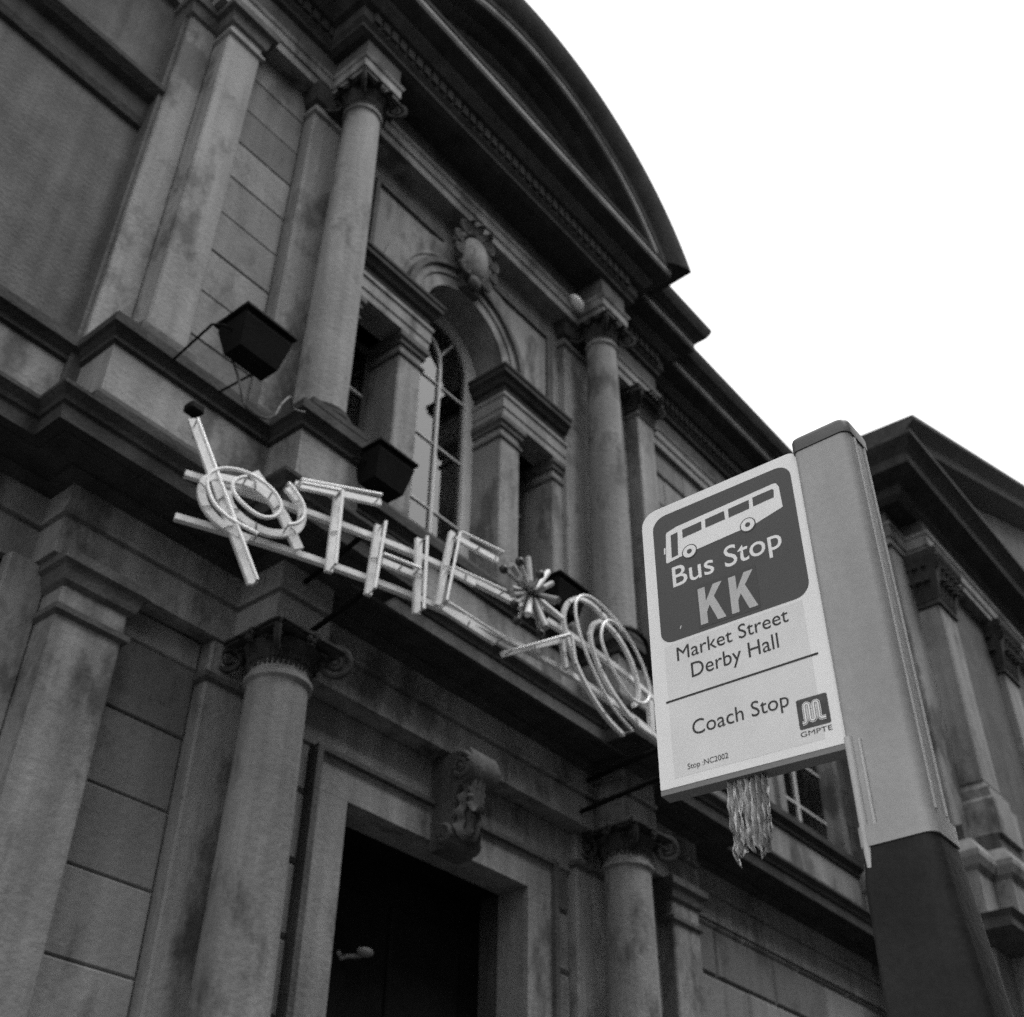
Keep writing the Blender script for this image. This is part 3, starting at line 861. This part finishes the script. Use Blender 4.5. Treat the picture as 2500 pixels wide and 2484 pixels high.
pl_ = thing('porch_lamp', 'small pale lamp glinting inside the dark doorway', 'lamp', (6.14, 6.5, Z0 + 2.76))
link('globe', ball(B(), (6.20, 6.46, 2.82), 0.06, 9, (1.2, 0.9, 0.55)), STARM, pl_, 60)
link('arm', tube(B(), [(6.20, 6.50, 2.80), (6.10, 6.54, 2.78), (6.06, 6.622, 2.76)], 0.016, 6), FLAGR, pl_, 60)
link('rose', ball(B(), (6.06, 6.60, 2.80), 0.04, 7, (1, 0.5, 0.8)), STARM, pl_, 60)

# ------------------------------------------------------------------ neon sign on a bowed frame
KS = 0.9                        # size of the sign: the bow stands clear of the cornice
def sign_y(x): return KS * (4.89 + 0.064 * (x / KS - 7.1) ** 2)
def on_sign(px, py, off=0.0):
    d = ray(px, py)
    lo, hi = 2.0, 30.0
    def f(t): return d.y * t - (sign_y(d.x * t) - off)
    # march to the first crossing
    t = 3.0; step = 0.05
    while f(t) < 0 and t < 40: t += step
    lo, hi = t - step, t
    for _ in range(30):
        m_ = (lo + hi) / 2
        if f(m_) < 0: lo = m_
        else: hi = m_
    return d * hi
def sign_n(p):
    s = 0.128 * (p.x / KS - 7.1)
    return Vector((s, -1, 0)).normalized()
k4 = lambda p: (350 + p[0] / 2.147, 900 + p[1] / 2.147)
k3 = lambda p: (400 + p[0] / 3.84, 950 + p[1] / 3.84)
k5 = lambda p: (1050 + p[0] / 3.2, 1250 + p[1] / 3.2)
ns = thing('neon_sign', 'unlit white neon sign reading THE with spirals and starburst on a bowed frame', 'neon sign', (6.2, 5.3, Z0 + 4.2))
def ribbon(bm, P, wd, th):
    rows = []
    for i, p in enumerate(P):
        t = (P[min(i+1, len(P)-1)] - P[max(i-1, 0)]).normalized()
        nn = sign_n(p)
        s = t.cross(nn).normalized() * (wd / 2)
        rows.append([bm.verts.new(q) for q in (p + s, p - s, p - s - nn * th, p + s - nn * th)])
    for a, b in zip(rows, rows[1:]):
        for j in range(4): bm.faces.new((a[j], b[j], b[(j+1) % 4], a[(j+1) % 4]))
    bm.faces.new(rows[0]); bm.faces.new(rows[-1])
def char(name, label, trays, tubes, kk, wd=0.062, rt=0.012, off=0.0, toff=0.085, clipgap=0.26):
    tr = B(); clips = []; posts = B(); npost = 0
    for pts in trays:
        P = [on_sign(*kk(p), off) for p in pts]
        if len(P) > 2: P = spline(P, 5)
        ribbon(tr, P, wd, 0.03)
        acc = clipgap * 0.45
        for a, b in zip(P, P[1:]):
            L = (b - a).length; acc += L
            if acc > clipgap:
                acc = random.uniform(0, 0.12)
                clips.append(((a + b) / 2, (b - a).normalized()))
    tr = link(name, tr, WHITEM, ns)
    if label: tr['label'] = label
    for c, t in clips:
        nn = sign_n(c); s = t.cross(nn).normalized()
        bm = B()
        skew = random.uniform(-0.02, 0.02)
        tube(bm, [c + s * (wd / 2 + 0.004) + nn * 0.006 + t * skew, c + nn * 0.012, c - s * (wd / 2 + 0.004) + nn * 0.006 - t * skew], 0.0045, 4)
        link('clip', bm, CLIP, tr)
    for pts in tubes:
        P = [on_sign(*kk(p), toff) for p in pts]
        if len(P) > 2: P = spline(P, 6)
        t = link('neon_tube', tube(B(), P, rt, 8), TUBE, tr, 60)
        # little supports back to the tray
        for q in ((P[0], P[len(P)//2], P[-1]) if len(P) > 2 else P):
            link('tube_support', tube(B(), [q, q - sign_n(q) * 0.085], 0.006, 5), STARM, tr)
    return tr
# the two rails of the frame
for z in (4.885 * KS, 5.262 * KS):
    bm = B()
    P = [Vector((x, sign_y(x) + 0.055, z)) for x in [3.12 + 0.2 * k for k in range(27)]]
    ribbon(bm, P, 0.042, 0.04)
    link('rail', bm, WHITEM, ns)
for x in (7.25,):
    link('upright', bbox(x - 0.03, x + 0.03, sign_y(x) + 0.06, sign_y(x) + 0.10, 4.43, 4.70, 0.004), WHITEM, ns)
for x, zr in ((4.40, 4.40), (4.28, 4.74), (7.9, 4.40), (8.02, 4.74)):
    yb_ = 5.498 if abs(x - CX) > 1.7 else 5.83
    bm = tube(B(), [(x, sign_y(x) + 0.10, zr), (x + (0.12 if x < 4.5 else 0.15), yb_ if x > 3.5 else 5.93, zr - 0.02)], 0.022, 6)
    link('support_arm', bm, BLACKM, ns)
strut = B(); P = [on_sign(*k3(p), 0.0) for p in ((850, 775), (1130, 1190), (1270, 1495))]
ribbon(strut, P, 0.065, 0.03); link('strut', strut, WHITEM, ns)

char('crossed_spiral_tray', 'long slanted bar crossing a double spiral', [[(258, 262), (575, 1125)]], [[(283, 262), (597, 1108)]], k4, 0.058, clipgap=0.3)
char('spiral_tray', None,
     [[(800, 1405), (620, 1310), (480, 1200), (385, 1070), (355, 940), (390, 850), (480, 815), (620, 840), (760, 870), (890, 930), (1000, 1020), (1060, 1100), (1075, 1180)],
      [(600, 950), (625, 1080), (720, 1190), (850, 1280), (1000, 1340), (1150, 1345), (1255, 1310), (1300, 1220), (1295, 1120), (1240, 1010), (1165, 920)]],
     [[(880, 1358), (700, 1262), (590, 1195), (480, 1085), (422, 960), (408, 860), (440, 790), (510, 755), (600, 745), (720, 765), (850, 820), (980, 910), (1060, 1000), (1100, 1090), (1090, 1150), (1040, 1195), (960, 1205), (880, 1180), (780, 1110), (690, 1020), (645, 930), (660, 870), (720, 832), (780, 825)],
      [(1170, 880), (1250, 980), (1310, 1090), (1315, 1190), (1260, 1255), (1170, 1275)]], k3, 0.05)
char('letter_t', None, [[(800, 603), (1248, 700)], [(1022, 668), (975, 1062)]], [[(828, 582), (1250, 662)], [(830, 600), (1035, 640)], [(1046, 640), (1008, 1025)]], k4, 0.048)
char('letter_h', None, [[(1236, 820), (1182, 1182)], [(1255, 1008), (1430, 1080)], [(1449, 890), (1436, 1283)]], [[(1272, 802), (1214, 1152)], [(1260, 972), (1452, 1048)], [(1489, 880), (1470, 1260)]], k4, 0.046)
char('letter_e', None, [[(1624, 855), (1546, 1240)], [(1640, 882), (1862, 1003)], [(1630, 1066), (1742, 1125)], [(1552, 1240), (1850, 1432)]], [[(1662, 858), (1592, 1215)], [(1668, 856), (1888, 962)], [(1625, 1040), (1900, 1165)], [(1600, 1226), (1890, 1412)]], k4, 0.042, rt=0.010)
char('angle_tray', None, [[(575, 1108), (1022, 1000)], [(1040, 990), (1072, 1225)]], [[(650, 1080), (1088, 956)], [(1108, 958), (1140, 1190)]], k5, 0.04, rt=0.011)
char('coil_tray', 'big loose coil of concentric neon loops',
     [[(1520, 1740), (1380, 1590), (1240, 1370), (1130, 1130), (1075, 950), (1053, 820), (1080, 720), (1150, 672), (1260, 712), (1385, 830)],
      [(1260, 960), (1285, 880), (1335, 852), (1410, 895), (1505, 1015), (1595, 1200), (1637, 1370), (1635, 1470), (1600, 1512)],
      [(1262, 960), (1290, 1100), (1370, 1290), (1500, 1500), (1620, 1645), (1730, 1725)]],
     [[(1580, 1712), (1430, 1530), (1300, 1290), (1200, 1050), (1150, 870), (1135, 740), (1155, 675), (1200, 655), (1275, 680), (1400, 790), (1530, 950), (1640, 1150), (1700, 1320), (1716, 1420), (1690, 1482), (1640, 1492), (1560, 1440), (1450, 1270), (1370, 1100), (1338, 980), (1350, 890), (1390, 850), (1445, 870), (1500, 930)]],
     k5, 0.028, rt=0.0115, clipgap=0.5)

# spiky starburst fixed to the sign
hub = on_sign(*k5((790, 640)), 0.10)
st = B(); ball(st, hub, 0.062, 8)
st = link('starburst', st, STARM, ns, 60)
st['label'] = 'grey starburst of short tubes with dark ball tips'
tips = [((700, 390), 1), ((765, 360), 0), ((632, 412), 0), ((575, 448), 1), ((922, 470), 0), ((860, 490), 1), ((1005, 690), 0), ((975, 705), 0), ((1032, 842), 0), ((905, 905), 0), ((860, 952), 1), ((680, 852), 1), ((762, 802), 0), ((640, 600), 0), ((645, 650), 0), ((790, 560), 0), ((830, 700), 0), ((705, 520), 0), ((880, 600), 0), ((730, 760), 0), ((900, 800), 1), ((660, 720), 1), ((950, 560), 0)]
for i, (tp, bl) in enumerate(tips):
    e = on_sign(*k5(tp), 0.10 + (0.24, -0.03, 0.12)[i % 3])
    b0 = hub + (e - hub) * 0.12
    link('spoke', tube(B(), [b0, e], 0.015 if bl else 0.023, 8), WHITEM if i % 4 == 0 else STARM, st, 60)
    if bl: link('ball_tip', ball(B(), e, 0.033, 7), STARD, st, 60)
cl = on_sign(*k4((262, 215)), -0.06)
link('fixing_clamp', bbox(cl.x - 0.05, cl.x + 0.06, cl.y - 0.05, cl.y + 0.05, cl.z - 0.035, cl.z + 0.035, 0.015), BLACKM, ns)
link('clamp_arm', tube(B(), [(cl.x, cl.y, cl.z), (cl.x + 0.2, 5.47, cl.z + 0.02)], 0.02, 6), BLACKM, ns)
wr = tube(B(), spline([on_sign(*k5(p), -0.1) for p in ((1480, 900), (1600, 930), (1690, 1030), (1720, 1200), (1750, 1350))], 5), 0.02, 6)
link('feed_cable', wr, BLACKM, ns, 60)

# ------------------------------------------------------------------ bus stop
bs = thing('bus_stop_sign', 'tall grey bus stop post with white Bus Stop KK flag', 'bus stop', (2.12, 0.78, 0))
BL = Vector((2.03989, 1.263287, 1.1))
EU = Vector((0.0918083, -0.9957767, 0))
EN = Vector((-0.9957767, -0.0918083, 0))        # flag normal, towards the viewer along the street
def fp(u, v, o=0.0):
    return BL + EU * u + Vector((0, 0, v * (1 + 0.03 * (u / 0.42 - 0.5)))) + EN * o
def rrect(u0, u1, v0, v1, r, n=6):
    """rounded rectangle; r = (bl, br, tr, tl)"""
    out = []
    for (cu, cv, a0, rr) in ((u0, v0, PI, r[0]), (u1, v0, 1.5*PI, r[1]), (u1, v1, 0, r[2]), (u0, v1, 0.5*PI, r[3])):
        if rr == 0: out.append((cu, cv)); continue
        ccu = cu + (rr if cu == u0 else -rr); ccv = cv + (rr if cv == v0 else -rr)
        for k in range(n + 1):
            a = a0 + (PI / 2) * k / n
            out.append((ccu + rr * math.cos(a), ccv + rr * math.sin(a)))
    return out
def fpoly(name, pts, o0, o1, m, parent, holes=()):
    bm = B()
    def ring(p, o): return [bm.verts.new(fp(u, v, o)) for u, v in p]
    a = ring(pts, o1); b = ring(pts, o0)
    fs = bm.faces.new(a); fs2 = bm.faces.new(b[::-1])
    for i in range(len(pts)):
        j = (i+1) % len(pts); bm.faces.new((a[i], a[j], b[j], b[i]))
    bm.normal_update()
    bmesh.ops.triangulate(bm, faces=[fs, fs2])
    return link(name, bm, m, parent)
fl = fpoly('flag', rrect(0, 0.4207, 0, 0.752, (0.004, 0.004, 0.028, 0.04)), -0.036, 0.0, FLAGW, bs)
fpoly('bottom_rail', [(0.0, -0.012), (0.4207, -0.012), (0.4207, -0.0005), (0.0, -0.0005)], -0.04, -0.001, FLAGR, fl)
pn = fpoly('dark_panel', rrect(0.0295, 0.396, 0.357, 0.724, (0.03, 0.036, 0.036, 0.036)), 0.0002, 0.0008, FLAGD, fl)
fpoly('letter_patch', [(0.128, 0.366), (0.279, 0.366), (0.279, 0.482), (0.128, 0.482)], 0.0009, 0.0013, FLAGP, fl)
fpoly('sticker_edge', [(0.035, 0.02), (0.374, 0.02), (0.374, 0.350), (0.035, 0.350)], 0.0001, 0.0003, GHOST, fl)
# bus pictogram
bus = [(0.0585, 0.5800), (0.0640, 0.663), (0.0665, 0.668), (0.094, 0.6745), (0.350, 0.683), (0.358, 0.681), (0.364, 0.668), (0.3655, 0.608), (0.298, 0.592), (0.108, 0.583), (0.062, 0.5775)]
bu = fpoly('bus_pictogram', bus, 0.0009, 0.0014, FLAGW, fl)
fpoly('bus_mirror', [(0.0545, 0.606), (0.0585, 0.606), (0.0600, 0.625), (0.0560, 0.625)], 0.0009, 0.0014, FLAGW, fl)
for q in ([(0.0745, 0.588), (0.0915, 0.590), (0.0955, 0.657), (0.0765, 0.655)],
          [(0.1075, 0.633), (0.159, 0.636), (0.160, 0.660), (0.1085, 0.658)],
          [(0.1695, 0.636), (0.2215, 0.638), (0.221, 0.663), (0.1705, 0.661)],
          [(0.231, 0.638), (0.2845, 0.640), (0.2865, 0.6655), (0.232, 0.6635)],
          [(0.295, 0.6415), (0.348, 0.644), (0.3505, 0.665), (0.3465, 0.669), (0.296, 0.6675)]):
    fpoly('bus_window', q, 0.0015, 0.0018, FLAGD, fl)
def disc(u, v, r, o, m, nm):
    fpoly(nm, [(u + r * math.cos(2*PI*k/28), v + r * math.sin(2*PI*k/28)) for k in range(28)], o, o + 0.0003, m, fl)
for u, v in ((0.122, 0.587), (0.2755, 0.5965)):
    disc(u, v, 0.0200, 0.0015, FLAGD, 'wheel_arch'); disc(u, v, 0.0172, 0.0019, FLAGW, 'wheel'); disc(u, v, 0.0065, 0.0023, FLAGD, 'wheel_hub')
fpoly('divider_line', [(0.0293, 0.2035), (0.3895, 0.2090), (0.3895, 0.2135), (0.0293, 0.2080)], 0.0009, 0.0013, INK, fl)

def text(body, u0, u1, v0, v1, m, name='lettering', bold=0.0, o=0.0010, tilt=0.0):
    cu = bpy.data.curves.new('t', 'FONT')
    cu.body = body; cu.size = 1; cu.resolution_u = 4; cu.offset = bold
    ob = bpy.data.objects.new('t', cu)
    C.objects.link(ob)
    bpy.context.view_layer.update()
    me = bpy.data.meshes.new_from_object(ob.evaluated_get(bpy.context.evaluated_depsgraph_get()))
    bpy.data.objects.remove(ob); bpy.data.curves.remove(cu)
    xs = [v.co.x for v in me.vertices]; ys = [v.co.y for v in me.vertices]
    ax, bx, ay, by = min(xs), max(xs), min(ys), max(ys)
    for v in me.vertices:
        u = u0 + (v.co.x - ax) / (bx - ax) * (u1 - u0)
        vv = v0 + (v.co.y - ay) / (by - ay) * (v1 - v0) + tilt * (u - u0)
        p = fp(u, vv, o); v.co = (p.x, p.y, p.z + Z0)
    me.materials.append(m)
    ob = bpy.data.objects.new(name, me)
    C.objects.link(ob); adopt(ob, fl)
    return ob
text('Bus Stop', 0.0715, 0.350, 0.4835, 0.5605, FLAGW, bold=0.005)
text('Market Street', 0.0655, 0.3375, 0.3015, 0.3375, INK, tilt=0.026)
text('Derby Hall', 0.0975, 0.3075, 0.2365, 0.2860, INK, tilt=0.022)
text('Coach Stop', 0.0868, 0.3108, 0.0965, 0.1435, INK, tilt=0.018)
text('Stop :NC2002', 0.068, 0.163, 0.0285, 0.0455, INK, tilt=0.015)
text('GMPTE', 0.325, 0.3925, 0.0352, 0.0462, FADED)
def kshape(u):
    w_, h_, v = 0.0625, 0.0985, 0.3735
    f = [(0, 0), (0.29, 0), (0.29, 0.30), (0.42, 0.47), (0.68, 0), (1.02, 0), (0.62, 0.66), (0.99, 1), (0.63, 1), (0.29, 0.60), (0.29, 1), (0, 1)]
    return [(u + a * w_, v + b * h_) for a, b in f]
for u in (0.1325, 0.2105):
    fpoly('letter_k', kshape(u), 0.0014, 0.0018, FLAGK, fl)
lg = fpoly('operator_logo', rrect(0.3255, 0.3925, 0.0515, 0.1185, (0.004,)*4), 0.0009, 0.0012, FADED, fl)
def stroke(pts, wd, o, m, nm):
    bm = B(); rows = []
    for i, p in enumerate(pts):
        a = pts[max(i-1, 0)]; b = pts[min(i+1, len(pts)-1)]
        du, dv = b[0]-a[0], b[1]-a[1]; L = math.hypot(du, dv) or 1
        nu, nv = -dv / L * wd / 2, du / L * wd / 2
        rows.append((bm.verts.new(fp(p[0]+nu, p[1]+nv, o)), bm.verts.new(fp(p[0]-nu, p[1]-nv, o))))
    for a, b in zip(rows, rows[1:]): bm.faces.new((a[0], a[1], b[1], b[0]))
    link(nm, bm, m, fl)
mm = []
def arcp(cu, cv, r, a0, a1, n=8):
    return [(cu + r * math.cos(math.radians(a0 + (a1-a0) * k / n)), cv + r * math.sin(math.radians(a0 + (a1-a0) * k / n))) for k in range(n + 1)]
mm = [(0.3335, 0.0640), (0.3375, 0.0640)] + arcp(0.3375, 0.068, 0.004, -90, 0, 4) + [(0.3415, 0.100)] + arcp(0.3465, 0.1005, 0.005, 180, 0) + [(0.3515, 0.072)] + arcp(0.3565, 0.071, 0.005, 180, 360) + [(0.3615, 0.100)] + arcp(0.3665, 0.1005, 0.005, 180, 0) + [(0.3715, 0.072)] + arcp(0.3765, 0.071, 0.005, 180, 270, 4) + [(0.3845, 0.066)]
stroke(mm, 0.0092, 0.0014, FLAGW, 'logo_mark')
stroke(mm, 0.0062, 0.0017, FADED, 'logo_mark')
stroke(mm, 0.0034, 0.0020, FLAGW, 'logo_mark')
fpoly('chip', [(0.079, 0.383), (0.0815, 0.3835), (0.0835, 0.3915), (0.082, 0.3915)], 0.0009, 0.0012, FLAGW, fl)

# post: extruded section with ridged edge, cap, casing
def post_section(o=0.0):
    x0, x1, y0, y1 = 2.060 - o, 2.172 + o, 0.709 - o, 0.846 + o
    P = []
    for (cx_, cy_, a0, r) in ((x0, y0, PI, 0.022), (x1, y0, 1.5*PI, 0.02), (x1, y1, 0, 0.02), (x0, y1, 0.5*PI, 0.012)):
        ccx = cx_ + (r if cx_ == x0 else -r); ccy = cy_ + (r if cy_ == y0 else -r)
        for k in range(6):
            a = a0 + PI / 2 * k / 5
            P.append((ccx + r * math.cos(a), ccy + r * math.sin(a)))
    return P
def prism(P, z0, z1, top=1.0):
    bm = B()
    cx_ = sum(p[0] for p in P) / len(P); cy_ = sum(p[1] for p in P) / len(P)
    a = [bm.verts.new((x, y, z0)) for x, y in P]
    b = [bm.verts.new((cx_ + (x-cx_)*top, cy_ + (y-cy_)*top, z1)) for x, y in P]
    bm.faces.new(a); bm.faces.new(b)
    for i in range(len(P)): bm.faces.new((a[i], a[(i+1) % len(P)], b[(i+1) % len(P)], b[i]))
    return bm
post = link('post', prism(post_section(), 0.90, 1.84), POSTM, bs, 30)
cap = B()
rg = [[cap.verts.new((x, y, z)) for x, y in post_section(o)] for o, z in ((0.003, 1.841), (0.003, 1.870), (0.001, 1.878), (-0.004, 1.884), (-0.010, 1.886))]
for a, b in zip(rg, rg[1:]):
    for i in range(len(a)): cap.faces.new((a[i], a[(i+1) % len(a)], b[(i+1) % len(a)], b[i]))
cap.faces.new(rg[0]); cap.faces.new(rg[-1])
link('cap', cap, CAPM, bs, 35)
for x, y, r in ((2.095, 0.7095, 0.004), (2.145, 0.7095, 0.004)):
    link('edge_rib', tube(B(), [(x, y, 0.93), (x, y, 1.838)], r, 8), POSTE, bs, 60)
link('edge_rib', tube(B(), [(2.062, 0.838, 0.835), (2.062, 0.838, 1.10)], 0.009, 8), POSTE, bs, 60)
link('edge_rib', tube(B(), [(2.0595, 0.815, 0.902), (2.0595, 0.815, 1.09)], 0.004, 8), POSTE, bs, 60)
link('collar', prism(post_section(0.006), 0.875, 0.915), POSTM, bs, 30)
cas = B()
S1 = post_section(0.003); S2 = post_section(0.009); S3 = [(x, y - (0.02 if y < 0.78 else 0)) for x, y in post_section(0.011)]
rg = [[cas.verts.new((x, y, z)) for x, y in S] for S, z in ((S3, GB), (S3, 0.55), (S2, 0.80), (S1, 0.874))]
for a, b in zip(rg, rg[1:]):
    for i in range(len(a)): cas.faces.new((a[i], a[(i+1) % len(a)], b[(i+1) % len(a)], b[i]))
cas.faces.new(rg[0]); cas.faces.new(rg[-1])
link('casing', cas, CASEM, bs, 30)

# crumpled film hanging under the flag
pf = B(); rows = []
nu_, nv_ = 34, 12
for j in range(nv_ + 1):
    row = []
    for i in range(nu_ + 1):
        s = i / nu_
        ln = 0.160 + 0.012 * math.sin(9 * s + 1) + 0.008 * math.sin(31 * s) - 0.03 * (s > 0.8) * (s - 0.8) / 0.2
        v = -0.0125 - ln * j / nv_
        u = 0.148 + 0.088 * s - 0.004 * j / nv_ + 0.004 * math.sin(j * 1.7 + s * 12) * j / nv_
        o = -0.018 + 0.009 * math.sin(s * 44 + 0.25 * j) + 0.006 * math.sin(s * 91 + j * 0.5) + 0.004 * math.sin(j * 1.9 + s * 20)
        row.append(pf.verts.new(fp(u, v, o)))
    rows.append(row)
for a, b in zip(rows, rows[1:]):
    for i in range(nu_): pf.faces.new((a[i], a[i+1], b[i+1], b[i]))
pfo = link('plastic_film', pf, PLASM, None, 60)
sm = pfo.modifiers.new('thickness', 'SOLIDIFY'); sm.thickness = 0.0006
tag(pfo, 'crumpled shiny strip of film hanging below the white bus stop flag', 'plastic film')
